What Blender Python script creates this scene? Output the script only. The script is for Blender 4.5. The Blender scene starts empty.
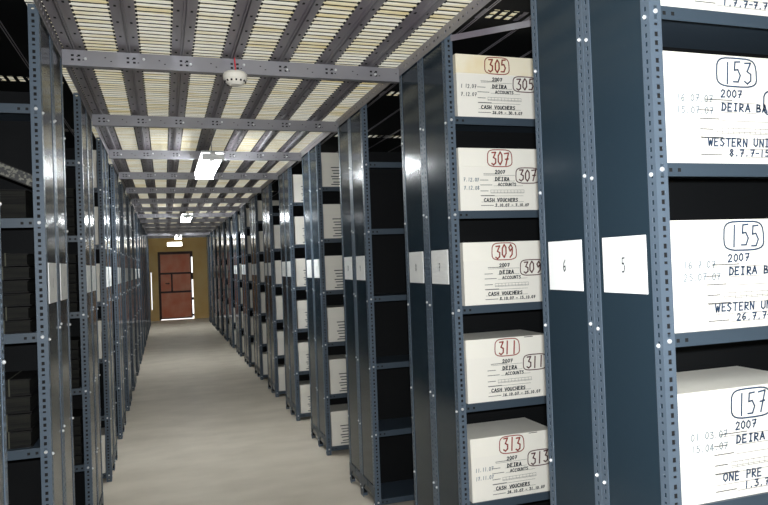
import bpy, math, random
from mathutils import Vector, Matrix

# ------------------------------------------------------------------ camera
C = bpy.context.scene.collection
PX, PY, FPX = 419.93, 250.0, 717.6
cam_d = bpy.data.cameras.new('camera')
cam = bpy.data.objects.new('camera', cam_d)
C.objects.link(cam)
right = Vector((0.9413744, -0.3352743, -0.0374902))
down = Vector((-0.0301703, 0.0270165, -0.9991796))
fwd = Vector((0.3360121, 0.9417331, 0.0153174))
M = Matrix((right, -down, -fwd)).transposed().to_4x4()
M.translation = Vector((0, 0, 1.6))
cam.matrix_world = M
cam_d.sensor_width = 36
cam_d.lens = FPX * 36 / 768
cam_d.shift_x = (384 - PX) / 768
cam_d.shift_y = (PY - 252.5) / 768
cam_d.clip_start = 0.02
bpy.context.scene.camera = cam

# ------------------------------------------------------------------ world, light, exposure
sc = bpy.context.scene
w = bpy.data.worlds.new('daylight'); sc.world = w; w.use_nodes = True
w.node_tree.nodes['Background'].inputs[0].default_value = (0.95, 0.98, 1.0, 1)
w.node_tree.nodes['Background'].inputs[1].default_value = 1.15
sc.view_settings.view_transform = 'Standard'
sc.view_settings.look = 'None'
sc.view_settings.gamma = 1
sc.view_settings.exposure = 0.65
LAMP_GLOW = 50.0
FLASH_W = 70.0
# the camera's own flash, just above and beside the lens
fl = bpy.data.lights.new('camera_flash', 'AREA'); fl.shape = 'DISK'; fl.size = 0.06
fl.energy = FLASH_W; fl.color = (0.93, 0.97, 1.0)
flo = bpy.data.objects.new('camera_flash', fl); C.objects.link(flo)
flo.matrix_world = Matrix.Translation(Vector((0.02, 0.0, 1.70))) @ M.to_3x3().to_4x4() @ Matrix.Rotation(math.radians(-16), 4, 'Y')

# ------------------------------------------------------------------ constants (metres)
XR, XL = 1.236, -0.427          # aisle faces of the racks
S, Z0 = 0.4379, 0.068           # shelf spacing, lowest shelf
PITCH, D = 1.4710, 0.336        # rack pair spacing, rack depth
TOP = 2.645                     # post tops / top of the cross beams
FL = 0.038                      # slotted-angle flange width
RL = 1.0                        # rack length away from the aisle
BACK_Y = 24.5
rnd = random.Random(7)

# ------------------------------------------------------------------ materials
def mat(name, col, rough=0.5, metal=0.0, spec=0.5, emit=None, es=0.0, noise=None, bump=None, coat=0.0):
    m = bpy.data.materials.new(name); m.use_nodes = True
    nt = m.node_tree; b = nt.nodes['Principled BSDF']
    b.inputs['Base Color'].default_value = (*col, 1)
    b.inputs['Roughness'].default_value = rough
    b.inputs['Metallic'].default_value = metal
    b.inputs['Specular IOR Level'].default_value = spec
    b.inputs['Coat Weight'].default_value = coat
    b.inputs['Coat Roughness'].default_value = 0.06
    if emit:
        b.inputs['Emission Color'].default_value = (*emit, 1)
        b.inputs['Emission Strength'].default_value = es
    tc = nt.nodes.new('ShaderNodeTexCoord')
    if noise:   # (scale vec, second colour, low, high)
        sv, col2, lo, hi = noise
        mp = nt.nodes.new('ShaderNodeMapping'); mp.inputs['Scale'].default_value = sv
        nz = nt.nodes.new('ShaderNodeTexNoise'); nz.inputs['Scale'].default_value = 1; nz.inputs['Detail'].default_value = 5
        cr = nt.nodes.new('ShaderNodeValToRGB')
        cr.color_ramp.elements[0].position = lo; cr.color_ramp.elements[0].color = (*col, 1)
        cr.color_ramp.elements[1].position = hi; cr.color_ramp.elements[1].color = (*col2, 1)
        nt.links.new(tc.outputs['Object'], mp.inputs[0]); nt.links.new(mp.outputs[0], nz.inputs['Vector'])
        nt.links.new(nz.outputs[0], cr.inputs[0]); nt.links.new(cr.outputs[0], b.inputs['Base Color'])
    if bump:    # (scale, strength, distance)
        nb = nt.nodes.new('ShaderNodeTexNoise'); nb.inputs['Scale'].default_value = bump[0]; nb.inputs['Detail'].default_value = 2
        bp = nt.nodes.new('ShaderNodeBump'); bp.inputs['Strength'].default_value = bump[1]; bp.inputs['Distance'].default_value = bump[2]
        nt.links.new(tc.outputs['Object'], nb.inputs['Vector']); nt.links.new(nb.outputs[0], bp.inputs['Height'])
        nt.links.new(bp.outputs[0], b.inputs['Normal'])
    return m

PANEL = mat('glossy_blue_black_sheet', (0.018, 0.031, 0.043), 0.15, 0.0, 0.14, bump=(1.4, 0.03, 0.02), coat=0.05)
POST = mat('blue_grey_painted_angle', (0.085, 0.112, 0.145), 0.36, 0.0, 0.3)
SHELF = mat('grey_painted_shelf', (0.042, 0.06, 0.08), 0.42, 0.0, 0.4)
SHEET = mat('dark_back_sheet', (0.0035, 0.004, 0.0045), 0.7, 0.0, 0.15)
BEAM = mat('purple_grey_painted_beam', (0.21, 0.205, 0.225), 0.36, 0.25, 0.5, noise=((1.5, 1.5, 3), (0.29, 0.285, 0.31), 0.35, 0.7))
RUNNER = mat('grey_painted_runner', (0.20, 0.175, 0.20), 0.4, 0.2, 0.5, noise=((8, 1.2, 3), (0.32, 0.31, 0.32), 0.35, 0.7))
HOLE_SHADE = mat('hole_and_shade_black', (0.004, 0.004, 0.005), 0.9)
BOLT = mat('bright_zinc_bolt', (0.72, 0.73, 0.74), 0.35, 0.4)
SLAT = mat('cream_corrugated_decking', (0.95, 0.91, 0.78), 0.5, 0, 0.4, noise=((2.2, 19.9, 1), (0.80, 0.66, 0.34), 0.44, 0.68))
FLOOR = mat('worn_concrete', (0.60, 0.535, 0.435), 0.6, 0, 0.3, noise=((2.0, 3.2, 1), (0.74, 0.67, 0.56), 0.3, 0.72), bump=(14, 0.15, 0.01))
OCHRE = mat('ochre_plaster', (0.84, 0.56, 0.22), 0.8, noise=((2, 2, 2), (0.90, 0.68, 0.32), 0.3, 0.7))
DARKWALL = mat('dark_painted_wall', (0.03, 0.035, 0.035), 0.8)
DOORM = mat('rust_red_door_paint', (0.80, 0.20, 0.09), 0.45, 0, 0.5, noise=((3, 3, 2.5), (0.90, 0.42, 0.27), 0.3, 0.75))
DOORD = mat('dark_rust_door_bar', (0.05, 0.014, 0.01), 0.5)
CARDB = mat('white_box_card', (0.80, 0.765, 0.69), 0.6, 0, 0.3)
LIDB = mat('white_box_lid_card', (0.82, 0.785, 0.70), 0.6, 0, 0.3)
LIDY = mat('yellowed_box_lid_card', (0.86, 0.78, 0.60), 0.6, 0, 0.3, noise=((5, 5, 5), (0.80, 0.64, 0.36), 0.45, 0.7))
PAPER = mat('white_number_card', (0.9, 0.9, 0.88), 0.55, 0, 0.3)
RED = mat('red_brown_marker', (0.30, 0.035, 0.02), 0.6)
DKRED = mat('dark_maroon_marker', (0.09, 0.022, 0.025), 0.6)
NAVY = mat('navy_marker', (0.018, 0.05, 0.11), 0.6)
BLACKI = mat('black_ink', (0.012, 0.018, 0.025), 0.6)
PRINT = mat('grey_printed_ink', (0.08, 0.08, 0.075), 0.6)
PENCIL = mat('faded_blue_grey_ink', (0.13, 0.18, 0.22), 0.6)
TUBE = mat('lit_fluorescent_tube', (1, 1, 1), 0.5, emit=(0.93, 0.98, 1.0), es=LAMP_GLOW)
HOUSING = mat('white_lamp_housing', (0.8, 0.8, 0.8), 0.4)
SIGN = mat('lit_white_sign', (1, 1, 1), 0.5, emit=(1.0, 0.97, 0.88), es=6.0)
PLASTIC = mat('ivory_detector_plastic', (0.86, 0.82, 0.74), 0.4)
WIRE = mat('red_cable', (0.75, 0.03, 0.05), 0.4)
COVER = mat('dark_document_cover', (0.004, 0.004, 0.004), 0.7, 0, 0.2, noise=((9, 9, 9), (0.008, 0.007, 0.006), 0.35, 0.7))
PAGES = mat('aged_page_edges', (0.013, 0.013, 0.010), 0.8, 0, 0.2, noise=((3, 3, 140), (0.004, 0.004, 0.004), 0.4, 0.6))
STRING = mat('pale_tying_tape', (0.06, 0.06, 0.04), 0.8)
MARBLE = mat('speckled_marbled_paper', (0.02, 0.02, 0.02), 0.6, noise=((70, 70, 70), (0.15, 0.145, 0.115), 0.48, 0.60))

# thin light-passing decking: half of the light scatters back, half comes through from the day above
nt = SLAT.node_tree; bs_ = nt.nodes['Principled BSDF']; tr = nt.nodes.new('ShaderNodeBsdfTranslucent'); mx = nt.nodes.new('ShaderNodeMixShader')
mx.inputs[0].default_value = 0.5
nt.links.new(bs_.inputs['Base Color'].links[0].from_socket, tr.inputs['Color'])
nt.links.new(bs_.outputs[0], mx.inputs[1]); nt.links.new(tr.outputs[0], mx.inputs[2])
nt.links.new(mx.outputs[0], nt.nodes['Material Output'].inputs['Surface'])

# ------------------------------------------------------------------ mesh helpers
class MB:
    def __init__(s): s.v = []; s.f = []; s.mi = []; s.m = 0
    def box(s, x0, x1, y0, y1, z0, z1):
        x0, x1 = min(x0, x1), max(x0, x1); y0, y1 = min(y0, y1), max(y0, y1); z0, z1 = min(z0, z1), max(z0, z1)
        n = len(s.v)
        s.v += [(x0, y0, z0), (x1, y0, z0), (x1, y1, z0), (x0, y1, z0), (x0, y0, z1), (x1, y0, z1), (x1, y1, z1), (x0, y1, z1)]
        for f in ((3, 2, 1, 0), (4, 5, 6, 7), (0, 1, 5, 4), (1, 2, 6, 5), (2, 3, 7, 6), (3, 0, 4, 7)):
            s.f.append(tuple(n + i for i in f)); s.mi.append(s.m)
        return s
    def poly(s, pts):
        n = len(s.v); s.v += [tuple(p) for p in pts]; s.f.append(tuple(range(n, n + len(pts)))); s.mi.append(s.m); return s
    def prism(s, pts, off):
        """pts: closed polygon, extruded by vector off"""
        off = Vector(off); a = [Vector(p) for p in pts]; k = len(a); n = len(s.v)
        s.v += [tuple(p) for p in a] + [tuple(p + off) for p in a]
        s.f.append(tuple(range(n + k - 1, n - 1, -1))); s.mi.append(s.m)
        s.f.append(tuple(range(n + k, n + 2 * k))); s.mi.append(s.m)
        for i in range(k):
            j = (i + 1) % k
            s.f.append((n + i, n + j, n + k + j, n + k + i)); s.mi.append(s.m)
        return s
    def cyl(s, c, ax, r, h, seg=10, r2=None, cap=True):
        c = Vector(c); ax = Vector(ax).normalized(); r2 = r if r2 is None else r2
        t = ax.orthogonal().normalized(); b = ax.cross(t); n = len(s.v)
        for q, (rr, hh) in enumerate(((r, 0), (r2, h))):
            for i in range(seg):
                a = 2 * math.pi * i / seg
                s.v.append(tuple(c + ax * hh + (t * math.cos(a) + b * math.sin(a)) * rr))
        for i in range(seg):
            j = (i + 1) % seg
            s.f.append((n + i, n + j, n + seg + j, n + seg + i)); s.mi.append(s.m)
        if cap:
            s.f.append(tuple(range(n + seg - 1, n - 1, -1))); s.mi.append(s.m)
            s.f.append(tuple(range(n + seg, n + 2 * seg))); s.mi.append(s.m)
        return s
    def tube(s, pts, r, seg=8):
        for a, b in zip(pts, pts[1:]):
            a, b = Vector(a), Vector(b); s.cyl(a, b - a, r, (b - a).length, seg)
        return s
    def mesh(s, name, mats):
        me = bpy.data.meshes.new(name); me.from_pydata(s.v, [], s.f)
        for m in (mats if isinstance(mats, (list, tuple)) else [mats]): me.materials.append(m)
        me.polygons.foreach_set('material_index', s.mi); me.update()
        return me

def obj(name, me, parent=None, loc=(0, 0, 0), mats=None):
    if isinstance(me, MB): me = me.mesh(name, mats)
    o = bpy.data.objects.new(name, me); C.objects.link(o); o.location = loc
    if parent: o.parent = parent
    return o
def empty(name, label, cat, loc=(0, 0, 0), rz=0, group=None):
    o = bpy.data.objects.new(name, None); C.objects.link(o); o.location = loc; o.rotation_euler = (0, 0, rz)
    o.empty_display_size = 0.1
    return tag(o, label, cat, group)
def tag(o, label, cat, group=None):
    o['label'] = label; o['category'] = cat
    if group: o['group'] = group
    return o
def struct(name, mb, m, parent=None):
    o = obj(name, mb, parent, mats=m)
    if not parent: o['kind'] = 'structure'
    return o
def bevel(o, wd, seg=2):
    b = o.modifiers.new('bevel', 'BEVEL'); b.width = wd; b.segments = seg; b.limit_method = 'ANGLE'
    return o

# ------------------------------------------------------------------ handwritten stroke lettering
G = {
 '0': [[(.5, 0), (.12, .3), (.1, .9), (.45, 1.3), (.8, 1.0), (.85, .4), (.5, 0)]],
 '1': [[(.5, 1.3), (.47, 0)]],
 '2': [[(.1, 1.0), (.4, 1.3), (.8, 1.1), (.7, .7), (.1, 0), (.9, .05)]],
 '3': [[(.1, 1.25), (.8, 1.28), (.4, .75), (.85, .6), (.85, .2), (.45, 0), (.1, .15)]],
 '4': [[(.6, 0), (.6, 1.3), (.05, .4), (.95, .4)]],
 '5': [[(.85, 1.28), (.25, 1.25), (.2, .75), (.6, .8), (.9, .45), (.65, .05), (.1, .05)]],
 '6': [[(.75, 1.3), (.3, .95), (.1, .4), (.4, 0), (.8, .2), (.75, .6), (.2, .5)]],
 '7': [[(.1, 1.2), (.9, 1.27), (.4, 0)], [(.3, .62), (.85, .66)]],
 '8': [[(.5, .7), (.15, 1.0), (.5, 1.3), (.82, 1.0), (.5, .7), (.12, .3), (.5, 0), (.88, .3), (.5, .7)]],
 '9': [[(.82, 1.0), (.5, 1.3), (.15, 1.0), (.4, .65), (.82, .95), (.8, .3), (.4, 0)]],
 '.': [[(.42, .0), (.5, .14)]], '-': [[(.15, .6), (.85, .62)]], ' ': [],
 'A': [[(.05, 0), (.5, 1.3), (.95, 0)], [(.2, .45), (.8, .45)]],
 'B': [[(.12, 0), (.12, 1.3), (.7, 1.2), (.65, .75), (.15, .68), (.85, .5), (.8, .1), (.12, 0)]],
 'C': [[(.9, 1.1), (.5, 1.3), (.12, .9), (.12, .35), (.5, 0), (.9, .15)]],
 'D': [[(.15, 0), (.15, 1.3), (.7, 1.1), (.9, .6), (.65, .1), (.05, 0)]],
 'E': [[(.85, 1.28), (.15, 1.3), (.15, 0), (.88, .02)], [(.15, .68), (.7, .68)]],
 'F': [[(.85, 1.28), (.15, 1.3), (.15, 0)], [(.15, .68), (.7, .68)]],
 'H': [[(.12, 0), (.12, 1.3)], [(.88, 0), (.88, 1.3)], [(.12, .65), (.88, .65)]],
 'I': [[(.5, 0), (.5, 1.3)], [(.25, 1.3), (.75, 1.3)], [(.25, 0), (.75, 0)]],
 'K': [[(.15, 0), (.15, 1.3)], [(.85, 1.3), (.18, .6), (.9, 0)]],
 'N': [[(.12, 0), (.12, 1.3), (.85, 0), (.88, 1.3)]],
 'O': [[(.5, 0), (.1, .4), (.12, .95), (.5, 1.3), (.88, .95), (.88, .35), (.5, 0)]],
 'P': [[(.15, 0), (.15, 1.3), (.8, 1.2), (.78, .7), (.15, .6)]],
 'R': [[(.15, 0), (.15, 1.3), (.8, 1.2), (.75, .75), (.15, .65), (.9, 0)]],
 'S': [[(.85, 1.15), (.45, 1.3), (.12, 1.0), (.85, .4), (.5, 0), (.08, .15)]],
 'T': [[(.05, 1.3), (.95, 1.3)], [(.5, 1.3), (.5, 0)]],
 'U': [[(.12, 1.3), (.12, .3), (.5, 0), (.88, .3), (.88, 1.3)]],
 'V': [[(.05, 1.3), (.5, 0), (.95, 1.3)]],
 'W': [[(.02, 1.3), (.25, 0), (.5, .9), (.75, 0), (.98, 1.3)]],
 'M': [[(.05, 0), (.12, 1.3), (.5, .5), (.88, 1.3), (.95, 0)]],
}
def ribbon(mb, pts, th, P):
    for (a, b), (c, d) in zip(pts, pts[1:]):
        dx, dy = c - a, d - b; L = math.hypot(dx, dy) or 1e-6
        ex, ey = dx / L * th * .35, dy / L * th * .35; nx, ny = -dy / L * th / 2, dx / L * th / 2
        q = [(a - ex + nx, b - ey + ny), (a - ex - nx, b - ey - ny), (c + ex - nx, d + ey - ny), (c + ex + nx, d + ey + ny)]
        mb.poly([P(u, v) for u, v in q])
def write(mb, text, u, v, h, cw, th, P, r=None, slant=0.08):
    """text with left-bottom at (u, v); h = cap height; cw = advance"""
    for ch in text:
        ju, jv = (r.uniform(-.06, .06) * cw, r.uniform(-.05, .05) * h) if r else (0, 0)
        for st in G[ch]:
            ribbon(mb, [(u + ju + (x * .82 + slant * y) * cw, v + jv + y / 1.3 * h) for x, y in st], th, P)
        u += cw
    return u
def ring(mb, u0, u1, v0, v1, th, P, r):
    """hand-drawn rounded loop round a number"""
    cu, cv, a, b = (u0 + u1) / 2, (v0 + v1) / 2, (u1 - u0) / 2, (v1 - v0) / 2
    pts = []
    for i in range(25):
        t = 2 * math.pi * i / 24 + .5
        c, s_ = math.cos(t), math.sin(t)
        pts.append((cu + a * math.copysign(abs(c) ** .5, c) * (1 + .02 * math.sin(3 * t)), cv + b * math.copysign(abs(s_) ** .5, s_)))
    ribbon(mb, pts, th, P)

# ------------------------------------------------------------------ the shell
X0, X1, YF = XL - RL - 0.04, XR + RL + 0.04, -2.2
struct('floor', MB().box(X0, X1, YF, BACK_Y + 0.2, -0.06, 0), FLOOR)
struct('wall_left', MB().box(X0 - .1, X0, YF, BACK_Y + .2, 0, 2.95), DARKWALL)
struct('wall_right', MB().box(X1, X1 + .1, YF, BACK_Y + .2, 0, 2.95), DARKWALL)
struct('wall_front', MB().box(X0 - .1, X1 + .1, YF - .1, YF, 0, 2.95), OCHRE)
DX0, DX1, DZ = -0.19, 0.872, 2.20          # door opening
b = MB()
b.box(X0, -0.418, BACK_Y, BACK_Y + .15, 0, 2.95)
b.box(-0.418, -0.395, BACK_Y, BACK_Y + .15, 0, 0.35); b.box(-0.418, -0.395, BACK_Y, BACK_Y + .15, 1.55, 2.95)
b.box(-0.395, DX0, BACK_Y, BACK_Y + .15, 0, 2.95)
b.box(DX0, DX1, BACK_Y, BACK_Y + .15, DZ, 2.95)
b.box(DX1, X1, BACK_Y, BACK_Y + .15, 0, 2.95)
struct('wall_back', b, OCHRE)
# corrugated decking: rounded ribs running across the aisle, one continuous sheet
b = MB(); PR = 0.050; zc = 2.672; y = YF
prof = []
while y < BACK_Y + .1:
    for i in range(6):
        t = i / 6
        prof.append((y + t * PR * .74, zc - .0035 * math.sin(math.pi * t) ** .7 if t > 0 else zc))
    prof += [(y + PR * .74, zc), (y + PR * .745, zc + .03), (y + PR * .99, zc + .03)]
    y += PR
n = len(prof)
b.v = [(X0, p[0], p[1]) for p in prof] + [(X1, p[0], p[1]) for p in prof]
b.f = [(i, i + 1, n + i + 1, n + i) for i in range(n - 1)]; b.mi = [1 if max(prof[i][1], prof[i + 1][1]) > zc + .001 else 0 for i in range(n - 1)]
struct('ceiling', b, [SLAT, HOLE_SHADE])
# dark sheet covering the racks, slotted just ahead of each rack pair
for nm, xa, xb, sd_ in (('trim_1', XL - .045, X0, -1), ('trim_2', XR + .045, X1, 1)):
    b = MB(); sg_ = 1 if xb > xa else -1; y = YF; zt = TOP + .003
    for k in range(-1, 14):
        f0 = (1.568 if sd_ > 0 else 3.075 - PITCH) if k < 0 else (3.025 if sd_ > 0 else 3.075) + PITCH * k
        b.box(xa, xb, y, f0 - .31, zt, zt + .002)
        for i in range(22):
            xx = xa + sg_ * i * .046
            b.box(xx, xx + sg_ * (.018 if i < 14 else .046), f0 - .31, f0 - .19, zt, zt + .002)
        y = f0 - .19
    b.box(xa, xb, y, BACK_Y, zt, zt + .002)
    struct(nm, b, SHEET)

# door in the far wall
dr = bpy.data.objects.new('door_1', None); C.objects.link(dr); dr.location = (0.34, BACK_Y + .03, 0); dr['kind'] = 'structure'
def dloc(b): # shift to door-local coordinates
    b.v = [(x - 0.34, y - BACK_Y - .03, z) for x, y, z in b.v]; return b
obj('door_leaf', dloc(MB().box(-.15, .825, BACK_Y + .03, BACK_Y + .07, .035, 2.15)), dr, mats=DOORM)
b = MB(); yb = BACK_Y + .015; ye = BACK_Y + .032
for z in (0.90, 1.50): b.box(-.15, .825, yb, ye, z - .028, z + .028)
b.box(.19, .24, yb, ye, .90, 1.50); b.box(-.15, -.12, yb, ye, .035, 2.15); b.box(.795, .825, yb, ye, .035, 2.15)
b.box(-.15, .825, yb, ye, 2.12, 2.15); b.box(-.15, .825, yb, ye, .035, .065)
obj('door_rail', dloc(b), dr, mats=DOORD)
b = MB().box(.27, .765, yb + .004, ye, .955, 1.445); obj('door_hatch', dloc(b), dr, mats=DOORM)
b = MB().box(.02, .12, yb - .012, ye, 1.16, 1.19).cyl((.12, yb - .01, 1.175), (0, -1, 0), .022, .03)
obj('door_handle', dloc(b), dr, mats=HOLE_SHADE)
b = MB().box(DX0, -.142, BACK_Y - .01, BACK_Y + .028, 0, DZ).box(DX0, DX1, BACK_Y - .01, BACK_Y + .028, 2.14, DZ)
for z0, z1 in ((.10, .16), (.62, .70), (1.28, 1.50), (2.02, 2.2)): b.box(.825, DX1, BACK_Y - .005, BACK_Y + .1, z0, z1)
obj('door_frame', dloc(b), dr, mats=DOORD)

sg = empty('lit_sign', 'small blank white lit sign on the ochre wall above the rust red door', 'sign', (0.335, BACK_Y, 2.44))
obj('sign_case', MB().box(-.23, .23, -.05, 0, -.07, .07), sg, mats=HOUSING)
obj('sign_face', MB().box(-.22, .22, -.055, -.05, -.06, .06), sg, mats=SIGN)

# ------------------------------------------------------------------ runners along the ceiling
NTH = ['first', 'second', 'third', 'fourth', 'fifth', 'sixth', 'seventh', 'eighth', 'ninth', 'tenth', 'eleventh', 'twelfth', 'thirteenth', 'fourteenth', 'fifteenth', 'sixteenth']
rb = MB(); zf = 2.664
for sx in (-1, 1):
    rb.box(sx * .0, sx * .047, 0, BACK_Y - YF - .02, zf, zf + .003)
    rb.box(sx * .0035, sx * .0075, 0, BACK_Y - YF - .02, TOP + .001, zf)
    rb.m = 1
    for i in range(532): rb.box(sx * .047, sx * .055, .008 + i * PR, .026 + i * PR, zf - .001, zf + .004)  # black ticks along the flange edges imitate shade between the slat ends
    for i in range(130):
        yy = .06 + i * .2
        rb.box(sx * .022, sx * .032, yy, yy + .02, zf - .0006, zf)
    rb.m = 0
rme = rb.mesh('ceiling_runner', [RUNNER, HOLE_SHADE])
xs = [-0.369 + .2405 * i for i in range(-4, 11)]
names_r = {-4: 'leftmost, over the far ends of the left racks', -3: 'second from the left, high over the left racks', -2: 'third from the left, over the left racks',
 -1: 'fourth from the left, over the ends of the left racks', 0: 'above the left rack faces, at the left edge of the aisle', 1: 'just inside the left edge of the aisle', 2: 'over the aisle, left of the red cabled smoke detector',
 3: 'passing over the smoke detector', 4: 'over the aisle, next right of the smoke detector', 5: 'over the right part of the aisle', 6: 'just inside the right rack faces',
 7: 'over the front ends of the right racks', 8: 'over the first archive boxes of the right racks', 9: 'far over the right racks', 10: 'rightmost, over the far ends of the right racks'}
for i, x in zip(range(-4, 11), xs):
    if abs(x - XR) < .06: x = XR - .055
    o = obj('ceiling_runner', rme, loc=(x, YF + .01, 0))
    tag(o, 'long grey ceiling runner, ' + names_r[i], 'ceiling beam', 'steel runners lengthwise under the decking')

# perforated edge angles along the rack tops
def perf(mb, a0, a1, l0, l1, fn, pitch=.0235, hw=.011, big=.013, small=.007):
    """strip from a0..a1 (width) and l0..l1 (length) with a row of punched holes; fn(a0,a1,l0,l1) adds a box"""
    c = (a0 + a1) / 2
    fn(a0, c - hw / 2, l0, l1); fn(c + hw / 2, a1, l0, l1)
    l = l0; k = 0
    while l < l1 - pitch:
        hole = big if k % 3 else small
        fn(c - hw / 2, c + hw / 2, l, l + pitch - hole); l += pitch; k += 1
    fn(c - hw / 2, c + hw / 2, l, l1)
for nm, x, sx, txt in (('left', XL, -1, 'left'), ('right', XR, 1, 'right')):
    b = MB()
    perf(b, TOP - .040, TOP + .018, 0, BACK_Y - 2.5, lambda a, c, l, m: b.box(-sx * .0075, -sx * .0045, l, m, a, c), pitch=.05, hw=.012, big=.02, small=.01)
    o = obj('edge_angle', b, loc=(x, 2.4, 0), mats=RUNNER)
    tag(o, 'perforated steel edge angle along the tops of the %s hand racks' % txt, 'ceiling beam', 'edge angles on the rack tops')

# ------------------------------------------------------------------ cross beams
def pair_y(k, side):      # front of rack pair k
    if side > 0: return 1.568 if k < 0 else 3.025 + PITCH * k
    return 3.075 + PITCH * k
BW = XR - XL - .018
bm = MB(); BH = .073
bm.box(0, BW, 0, .003, -BH, 0); bm.box(0, BW, .003, .04, -.003, 0); bm.box(0, BW, .003, .04, -BH, -BH + .003)
bm.m = 1
def hole(u, v, wd=.012, hh=.009): bm.box(u - wd / 2, u + wd / 2, -.0006, 0, v - hh / 2, v + hh / 2)
for i in range(0, 7):
    u = (-0.369 + .2405 * i) - XL
    for du in (-.014, .014):
        for dv in (-.026, -.046): hole(u + du, dv)
for i in range(14):
    u = .03 + i * .1202; hole(u + .035, -.030, .007, .004); hole(u + .06, -.046, .007, .004)
bm.m = 0
bme = bm.mesh('beam_web', [BEAM, HOLE_SHADE])
bolt_me = MB().cyl((0, 0, 0), (0, -1, 0), .0064, .004, 8).cyl((0, -.004, 0), (0, -1, 0), .0056, .003, 8, .003).mesh('bolt', BOLT)
for k in range(0, 14):
    yb = pair_y(k, 1) + 2 * D - .03
    t = empty('cross_beam', '', 'beam', (XL + .009, yb, TOP), group='punched cross beams over the aisle')
    if k == 0: t['label'] = 'nearest punched grey cross beam over the aisle, carrying the smoke detector'
    else: t['label'] = 'punched grey steel cross beam over the aisle, %s from the camera' % NTH[k]
    obj('beam_web', bme, t)
    if k < 7:
        for i in range(7):
            x = .10 + i * .235 + (.02 if i % 2 else 0)
            obj('bolt', bolt_me, t, (x, 0, -.036 + (.008 if i % 2 else -.004)))

# ------------------------------------------------------------------ fluorescent lamps
hm = MB().box(-.022, .022, -.66, .66, .0, .05).box(-.088, .088, -.66, .66, .034, .05)
hme = hm.mesh('lamp_housing', HOUSING)
tme = MB().cyl((0, -.62, 0), (0, 1, 0), .019, 1.24, 14).mesh('lamp_tube', TUBE)
cme = MB().box(-.085, .085, 0, .012, -.022, .03).mesh('lamp_end_cap', HOUSING)
rodm = MB().cyl((0, 0, .05), (0, 0, 1), .004, .112, 6).mesh('hanger_rod', RUNNER)
for y, txt in ((0.0, 'above the camera'), (6.55, 'nearest in view, hanging over the aisle under the beams'), (13.1, 'second along the aisle'), (20.6, 'farthest along the aisle, nearest the door')):
    t = empty('fluorescent_lamp', 'lit twin tube fluorescent lamp, ' + txt, 'lamp', (0.39, y, 2.485), group='fluorescent lamps over the aisle')
    obj('lamp_housing', hme, t)
    for dx in (-.058, .058): obj('lamp_tube', tme, t, (dx, 0, .004))
    for dy in (-.65, .638): obj('lamp_end_cap', cme, t, (0, dy, 0))
    for dy in (-.5, .5): obj('hanger_rod', rodm, t, (0, dy, 0))

# smoke detector hanging from the nearest beam on its red cable
yb = pair_y(0, 1) + 2 * D - .03
sd = empty('smoke_detector', 'round ivory smoke detector hanging by a red cable from the nearest cross beam', 'smoke detector', (0.357, yb - .052, 2.50))
b = MB()
for r0, z0, r1, z1 in ((.030, .0, .046, .012), (.046, .012, .052, .022), (.052, .022, .058, .030), (.058, .030, .058, .052), (.058, .052, .05, .062), (.05, .062, .02, .066)):
    b.cyl((0, 0, z0), (0, 0, 1), r0, z1 - z0, 24, r1)
obj('detector_body', b, sd, mats=PLASTIC)
b = MB()
for i in range(14):
    a = 2 * math.pi * i / 14
    b.box(-.004, .004, -.003, .003, .013, .021); 
    for j in range(len(b.v) - 8, len(b.v)):
        x, y_, z = b.v[j]; y_ -= .050
        b.v[j] = (x * math.cos(a) - y_ * math.sin(a), x * math.sin(a) + y_ * math.cos(a), z)
obj('detector_vent', b, sd, mats=HOLE_SHADE)
obj('cable', MB().tube([(0.004, 0, .064), (.004, .012, .085), (.007, .044, .10), (.005, .046, .13), (.004, .046, .15), (.002, .056, .163)], .0035), sd, mats=WIRE)

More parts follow.
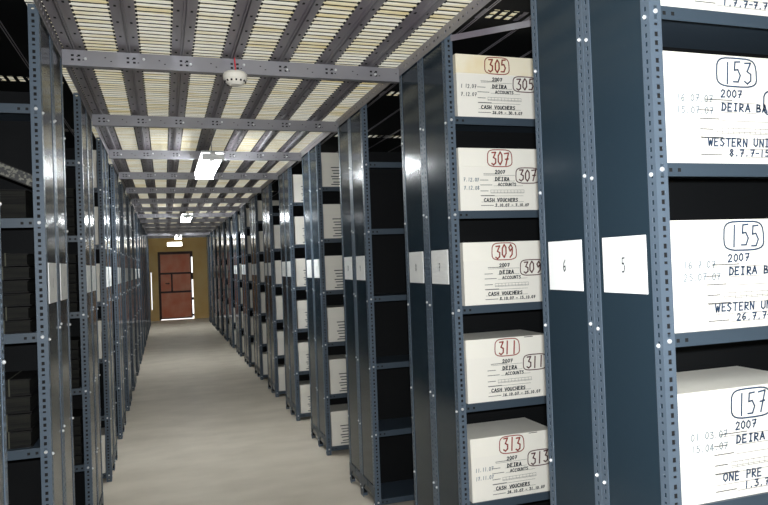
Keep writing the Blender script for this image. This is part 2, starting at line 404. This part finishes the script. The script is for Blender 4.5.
# ------------------------------------------------------------------ racks
def post_mesh(sx, sy, detailed=True):
    """slotted angle with its corner at the origin; flanges run +sx and +sy"""
    b = MB(); t = .0025
    A = lambda a, c, l, m: b.box(sx * a, sx * c, 0, sy * t, l, m)
    B = lambda a, c, l, m: b.box(0, sx * t, sy * a, sy * c, l, m)
    if detailed:
        perf(b, t, FL, 0, TOP, A); perf(b, 0, FL, 0, TOP, B)
        b.m = 1; b.box(sx * .0045, sx * (FL - .004), sy * .0050, sy * .0056, .02, TOP - .02); b.m = 0  # black strip added behind the front flange so its holes look shaded
    else: A(t, FL, 0, TOP); B(0, FL, 0, TOP)
    return b.mesh('post', [POST, HOLE_SHADE])
RACK = {}
for sx in (1, -1):
    m = {}
    m['p00'] = post_mesh(sx, 1); m['p01'] = post_mesh(sx, -1)
    m['p10'] = post_mesh(-sx, 1, False); m['p11'] = post_mesh(-sx, -1, False)
    m['panel'] = MB().box(sx * .0026, sx * .0036, .004, D - .004, .07, TOP - .012).mesh('end_panel', PANEL)
    b = MB()      # shelf tray, folded lip front and back, punched at its ends
    b.box(sx * .005, sx * (RL - .005), .0045, D - .0045, -.004, 0)
    for y0, y1 in ((.0030, .0045), (D - .0045, D - .0030)): b.box(sx * .005, sx * (RL - .005), y0, y1, -.036, 0)
    b.m = 1
    for u in (.050, .078, RL - .05, RL - .078): b.box(sx * (u - .005), sx * (u + .005), .0024, .003, -.024, -.014)
    m['shelf'] = b.mesh('shelf', [SHELF, HOLE_SHADE])
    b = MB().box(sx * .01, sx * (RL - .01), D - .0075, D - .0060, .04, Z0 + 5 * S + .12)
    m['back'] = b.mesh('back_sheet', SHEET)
    def gus(u):   # arched corner bracket near the floor, on the side flange
        pts = [(u, .0, .15), (u, .0, .015), (u, .030, .015), (u, .034, .05), (u, .05, .085), (u, .085, .105), (u, .16, .11), (u, .16, .15)]
        return pts
    m['gus0'] = MB().prism(gus(0), (-sx * .002, 0, 0)).mesh('corner_bracket', SHELF)
    m['gus1'] = MB().prism([(x, D - y, z) for x, y, z in gus(0)][::-1], (-sx * .002, 0, 0)).mesh('corner_bracket', SHELF)
    m['boltf'] = bolt_me
    bs = MB().cyl((0, 0, 0), (-sx, 0, 0), .006, .004, 8).cyl((-sx * .004, 0, 0), (-sx, 0, 0), .0054, .003, 8, .003)
    m['bolts'] = bs.mesh('bolt', BOLT)
    m['card'] = MB().box(sx * -.0005, sx * .0022, D / 2 - .108, D / 2 + .108, 1.487, 1.648).mesh('number_card', PAPER)
    m['foot'] = MB().box(sx * -.004, sx * .038, -.004, .038, 0, .004).mesh('foot_plate', SHELF)
    b = MB()
    P0, P1 = Vector((sx * .035, .006, TOP - .02)), Vector((sx * .42, .006, TOP - .16))
    RACK[sx] = m

def card_digit(sx, text):
    b = MB(); h = .042 if text == '5' else .036
    P = lambda u, v: (sx * -.0010, D / 2 - sx * u, 1.567 + v)
    cw = .022
    write(b, text, -cw * len(text) / 2, -h / 2, h, cw, .0045, P, slant=.03)
    return b

def LEV(side, k, i):
    off = {}
    if side > 0 and k < 0: off = {4: .017, 2: -.024}
    if side > 0 and k == 0: off = {1: -.020, 2: -.006, 3: .004, 4: .003}
    return Z0 + i * S + off.get(i, 0)
rack_count = 0
def rack(side, k, half, yscale=1.0):
    """side +1 right / -1 left; half 0 = faces the camera, 1 = its back-to-back neighbour"""
    global rack_count
    y0 = pair_y(k, side)
    X = (XR - (.008 if k < 0 else 0)) if side > 0 else XL
    gap = .003
    if half == 0: sx, loc, rz = side, (X, y0, 0), 0
    else: sx, loc, rz = -side, (X, y0 + 2 * D * yscale + gap, 0), math.pi
    sname = 'right' if side > 0 else 'left'
    n = k + 1
    num = {(0, 0): '5', (0, 1): '6', (1, 0): '7', (1, 1): '8', (2, 0): '9', (2, 1): '10'}.get((n, half), '') if side > 0 else ''
    if num: base = 'dark steel rack with number card %s on its end panel, right side' % num
    elif half == 0: base = '%s camera-facing dark steel rack along the %s side of the aisle' % (NTH[n], sname)
    else: base = 'dark steel rack backing onto the %s camera-facing rack on the %s' % (NTH[n], sname)
    t = empty('storage_rack', base, 'rack', loc, rz, 'steel racks down the %s side of the aisle' % sname)
    t.scale = (1, yscale, 1)
    m = RACK[sx]
    obj('post', m['p00'], t, (0, 0, 0)); obj('post', m['p01'], t, (0, D, 0))
    obj('post', m['p10'], t, (sx * RL, 0, 0)); obj('post', m['p11'], t, (sx * RL, D, 0))
    obj('end_panel', m['panel'], t)
    for i in range(6): obj('shelf', m['shelf'], t, (0, 0, LEV(side, k, i)))
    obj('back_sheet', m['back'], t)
    obj('corner_bracket', m['gus0'], t); obj('corner_bracket', m['gus1'], t)
    if n < 9:
        for i in range(6):
            z = LEV(side, k, i) - .018
            if half == 0: obj('bolt', m['boltf'], t, (sx * FL * .5, 0, z))
            obj('bolt', m['bolts'], t, (0, FL * .5, z - (.012 if half == 0 else 0)))
            obj('bolt', m['bolts'], t, (0, D - FL * .5, z + .012 * (half + 1)))
    if n <= 8 and not (side < 0 and n == 0):
        c = obj('number_card', m['card'], t)
        if num: obj('number', card_digit(sx, num), c, mats=BLACKI); c['label'] = 'white card reading %s' % num
        elif n <= 4:
            obj('number', card_digit(sx, '1' if half == 0 else '1'), c, mats=BLACKI)
    return t
for k in range(-1, 14):
    for half in (0, 1):
        rack(1, k, half, .315 / D if k < 0 else 1.0)
        if k < 14: rack(-1, k, half)

b = MB(); p0, p1 = Vector((XR + .03, pair_y(0, 1) - .002, TOP - .03)), Vector((XR + .80, 2.23, TOP - .03))
d_ = (p1 - p0).normalized(); nrm = Vector((-d_.y, d_.x, 0)) * .002
b.prism([p0 + Vector((0, 0, -.014)), p1 + Vector((0, 0, -.014)), p1 + Vector((0, 0, .014)), p0 + Vector((0, 0, .014))], nrm)
tag(obj('diagonal_brace', b, mats=RUNNER), 'flat grey steel brace running diagonally between the tops of racks 6 and 7', 'brace')

# ------------------------------------------------------------------ archive boxes
W, H, DP, LH = .430, .290, .285, .086
body_me = MB().box(.003, W - .003, .004, DP, 0, H - .004).mesh('box_body', CARDB)
lid_b = MB(); lid_b.box(0, W, 0, .003, H - LH, H); lid_b.box(0, .003, .003, DP + .003, H - LH, H); lid_b.box(W - .003, W, .003, DP + .003, H - LH, H)
lid_b.box(.003, W - .003, DP, DP + .003, H - LH, H); lid_b.box(.003, W - .003, .003, DP, H - .003, H)
lid_me = lid_b.mesh('box_lid', LIDB); lidy_me = lid_b.mesh('box_lid', LIDY)
FACE = lambda u, v: (u * 1.09, .0034, H - v * 1.03)            # body face; v measured down from the top
LIDF = lambda u, v: (u * 1.09, -.0006, H - v * 1.03)
FACE5 = lambda u, v: (min(u * 1.09, W - .004), .0034, H - v)
LIDF5 = lambda u, v: (u * 1.09, -.0006, H - v)
def UP(P):  # helper: text written with v upward from a baseline measured down
    return lambda u, v: P(u, -v)
fm = MB()
for v, u0, u1 in ((.122, .115, .262), (.148, .16, .262), (.170, .16, .30), (.189, .145, .305), (.199, .145, .305), (.203, .145, .305), (.216, .10, .30), (.243, .10, .30), (.264, .16, .305)):
    ribbon(fm, [(u0, v), (u1, v)], .0013, FACE)
for i in range(11): ribbon(fm, [(.145 + i * .016, .189), (.145 + i * .016, .203)], .0010, FACE)
rp = random.Random(3)
for v, u0, n in ((.119, .115, 9), (.147, .098, 4), (.169, .098, 6), (.196, .098, 4), (.217, .098, 7), (.262, .098, 6)):
    u = u0
    for i in range(n):
        l = rp.uniform(.005, .009); ribbon(fm, [(u, v - .003), (u + l, v - .003)], .0028, FACE); u += l + .0022
form_me = fm.mesh('printed_form', PRINT)
fb = MB()
for i, v in enumerate((.122, .148, .170, .196, .216, .243, .262)):
    ribbon(fb, [(.075 + .008 * (i % 3), v), (.27 - .02 * (i % 2), v)], .0075, FACE)
formbold_me = fb.mesh('writing', BLACKI)

FACE7, LIDF7 = FACE, LIDF
def archive_box(x, y, z, label, group, num=None, lines=None, ink=BLACKI, rot=0.0, yellow=False, tapemark=False):
    t = empty('archive_box', label, 'box', (x, y, z), rot, group)
    obj('box_body', body_me, t); ld = obj('box_lid', lidy_me if yellow else lid_me, t)
    if yellow: ld['label'] = 'yellowed lid'
    if not num:
        obj('writing', formbold_me, t); return t
    navy = ink is NAVY
    FACE, LIDF = (FACE5, LIDF5) if navy else (FACE7, LIDF7)
    obj('printed_form', form_me, t)
    if navy: t.scale = (1.1, 1, 1.035)
    r = random.Random(int(num))
    b = MB()
    u0 = .150 if not navy else .164
    write(b, num, u0, -.074, .058, .030, .0064 if not navy else .0046, UP(LIDF), r)
    ring(b, u0 - .016, u0 + .100, .006, .083, .0044, LIDF, r)
    obj('lid_number', b, ld, mats=NAVY if navy else RED)
    b = MB(); u0 = .282 if not navy else .30
    write(b, num, u0, -.148, .052, .030, .0060, UP(FACE), r)
    ring(b, u0 - .014, u0 + .100, .087, .158, .0044, FACE, r)
    obj('side_number', b, t, mats=NAVY if navy else DKRED)
    for (txt, u, v, h, cw, th) in lines['ink']:
        b = MB(); write(b, txt, u, -v, h, cw, th * 1.25, UP(FACE), r); obj('written_line', b, t, mats=ink)
    for (txt, u, v, h, cw, th) in lines['faint']:
        b = MB(); write(b, txt, u, -v, h, cw, th * 1.2, UP(FACE), r); obj('written_date', b, t, mats=lines.get('fm', PENCIL))
    if tapemark:
        obj('lid_slot', MB().box(.30, .345, -.0008, .0, H - .006, H - .003), ld, mats=HOLE_SHADE)
    return t

def lines7(d1, d2, year, last, fm=PENCIL):
    return dict(ink=[(year, .168, .114, .015, .0125, .0030), ('DEIRA', .168, .147, .016, .0140, .0036), ('ACCOUNTS', .180, .170, .013, .0112, .0026),
                     ('CASH VOUCHERS', .112, .242, .015, .0125, .0032), (last, .165, .264, .012, .0095, .0026)],
                faint=[(d1, .020, .150, .016, .0105, .0022), (d2, .020, .187, .016, .0105, .0022)] if d1 else [], fm=fm)
def lines5(d1, d2, co, last, fm=PENCIL):
    return dict(ink=[('2007', .160, .112, .020, .0160, .0032), ('DEIRA BAR', .160, .148, .020, .0172, .0036),
                     (co, .118, .243, .021, .0165, .0034), (last, .178, .269, .018, .0150, .0032)],
                faint=[(d1, .034, .126, .018, .0130, .0022), (d2, .034, .158, .018, .0130, .0022)], fm=fm)
g7 = 'archive boxes in the rack carded 7'
r7 = [(5, '305', lines7('1 12.07', '7.12.07', '2007', '26.09 - 30.9.07', BLACKI), True, False, 'white archive box with yellowed lid numbered 305, top shelf of rack 7'),
      (4, '307', lines7('7.12.07', '7.12.08', '2007', '2.10.07 - 7.10.07'), False, False, 'white archive box numbered 307 in red on its lid, between boxes 305 and 309'),
      (3, '309', lines7('', '', '2007', '8.10.07 - 15.10.07'), False, False, 'white archive box numbered 309, at the height of the number cards'),
      (2, '311', lines7('', '', '2007', '16.10.07 - 23.10.07'), False, True, 'white archive box numbered 311 with a small dark slot on its lid'),
      (1, '313', lines7('11.11.07', '17.11.07', '2007', '24.10.07 - 31.10.07'), False, True, 'white archive box numbered 313, lowest one visible in rack 7')]
for lev, num, ln, yel, tp, lab in r7:
    archive_box(XR + FL + .012 + .004 * (lev % 2), pair_y(0, 1) + .006, LEV(1, 0, lev) + .0006, lab, g7, num, ln, BLACKI, 0.0, yel, tp)
g5 = 'archive boxes in the rack carded 5'
r5 = [(5, '151', lines5('01.07.07', '07.07.07', 'WESTERN UNI', '1.7.7-7.7.7'), 'white archive box cut off by the top edge of the picture, above box 153'),
      (4, '153', lines5('16.07.07', '15.07.07', 'WESTERN UNI', '8.7.7-15.7'), 'white archive box numbered 153 in navy marker, upper right of the picture'),
      (3, '155', lines5('16.7.07', '25.07.07', 'WESTERN UNI', '26.7.7-31.'), 'white archive box numbered 155 in navy marker, right of card 5'),
      (2, '157', lines5('01.03.07', '15.04.07', 'ONE PRE PAID', '1.3.7-15.'), 'white archive box numbered 157, lowest at the right edge of the picture')]
for lev, num, ln, lab in r5:
    archive_box(XR + FL - .004, pair_y(-1, 1) + .006, LEV(1, -1, lev) + .0006, lab, g5, num, ln, NAVY)
shelfn = {5: 'top shelf', 4: 'second shelf from the top', 3: 'third shelf from the top', 2: 'fourth shelf from the top', 1: 'second shelf from the bottom', 0: 'bottom shelf'}
for k in range(2, 14):
    for lev in range(6):
        if k == 4 and lev == 5: continue
        if k > 6 and rnd.random() < .3: continue
        archive_box(XR + FL + .003 + rnd.uniform(0, .012), pair_y(k, 1) + .006 + rnd.uniform(0, .01), Z0 + lev * S + .0006,
            'white archive box, %s of the %s camera-facing rack on the right' % (shelfn[lev], NTH[k + 1]),
            'archive boxes in the far right racks')
for lev in (5, 4, 3, 2, 0):
    archive_box(XL - FL - .003 - W, pair_y(2, -1) + .006, Z0 + lev * S + .0006,
        'white archive box glimpsed on the %s of the fourth left rack' % shelfn[lev], 'archive boxes in the fourth left rack')

# ------------------------------------------------------------------ tied document bundles on the left racks
def bundle(x, y, z, wd, dp, h, label, group, rz=0, ry=0, seed=0):
    r = random.Random(seed)
    t = empty('document_bundle', label, 'papers', (x, y, z), rz, group); t.rotation_euler[1] = ry
    n = 14
    def slab(z0, z1, inset, warp):
        b = MB(); pts = []
        for i in range(n + 1):
            u = -wd / 2 + inset + (wd - 2 * inset) * i / n
            pts.append((u, z0 + warp * math.sin(math.pi * i / n) * .5))
        top = [(u, v + (z1 - z0)) for u, v in pts]
        return b.prism([(u, inset, v) for u, v in pts] + [(u, inset, v) for u, v in top[::-1]], (0, dp - 2 * inset, 0))
    obj('pages', slab(.004, h - .004, .006, 0), t, mats=PAGES)
    b = slab(0, .004, 0, 0); c = slab(h - .004, h, 0, .006 * r.random()); 
    nn = len(b.v); b.v += c.v; b.f += [tuple(i + nn for i in f) for f in c.f]; b.mi += c.mi
    obj('cover', b, t, mats=COVER)
    for u in (-wd * .26, wd * .2):
        u += r.uniform(-.02, .02)
        b = MB().box(u - .002, u + .002, -.0015, .0005, 0, h + .004).box(u - .002, u + .002, .0005, dp, h + .002, h + .004)
        obj('tape_tie', b, t, mats=STRING)
    return t
gL = 'tied document bundles in the left racks'
y1 = pair_y(0, -1)
ordn = ['bottom', 'second', 'third', 'fourth', 'fifth', 'sixth']
zb = Z0 + 3 * S
for i in range(6):
    bundle(XL - FL - .17 - .006 * (i % 2), y1 + .02 + .004 * (i % 3), zb + .0006 + i * .0512, .30, .26, .047,
           'dark tied document bundle, %s of stack in the first visible left rack' % ordn[i], gL, seed=i)
zb = Z0 + 2 * S
for i in range(4):
    bundle(XL - FL - .18, y1 + .03, zb + .0006 + i * .0662, .30, .26, .062, 'thick dark document bundle, %s of low stack, first visible left rack' % ordn[i], gL, seed=20 + i)
zb = Z0 + 4 * S
bundle(XL - FL - .18, y1 + .06, zb + .0006, .30, .22, .115, 'dark document bundle lying under the tilted speckled file', gL, seed=40)
# tilted speckled file
t = empty('box_file', 'speckled box file lying tilted on the nearest left rack', 'file', (XL - FL - .135, y1 + .03, zb + .176), 0)
t.rotation_euler = (0, math.radians(24), 0)
obj('file_case', MB().box(-.10, .15, 0, .24, 0, .050), t, mats=COVER)
obj('spine_label', MB().box(-.055, .145, -.0012, .0, .004, .046), t, mats=MARBLE)
obj('spine_end_label', MB().box(-.092, -.065, -.0012, .0, .006, .044), t, mats=MARBLE)
# second left rack: leaning curled bundles
y2 = pair_y(1, -1)
for lev, nb in ((4, 5), (3, 6), (2, 5), (1, 5)):
    for i in range(nb):
        bundle(XL - FL - .155, y2 + .012 + .004 * (i % 2), Z0 + lev * S + .0006 + i * .0562, .29, .26, .051,
               'tied papers, %s in the stack on the %s, third left rack' % (ordn[i], shelfn[lev]), 'papers in the third left rack', seed=60 + lev * 9 + i)
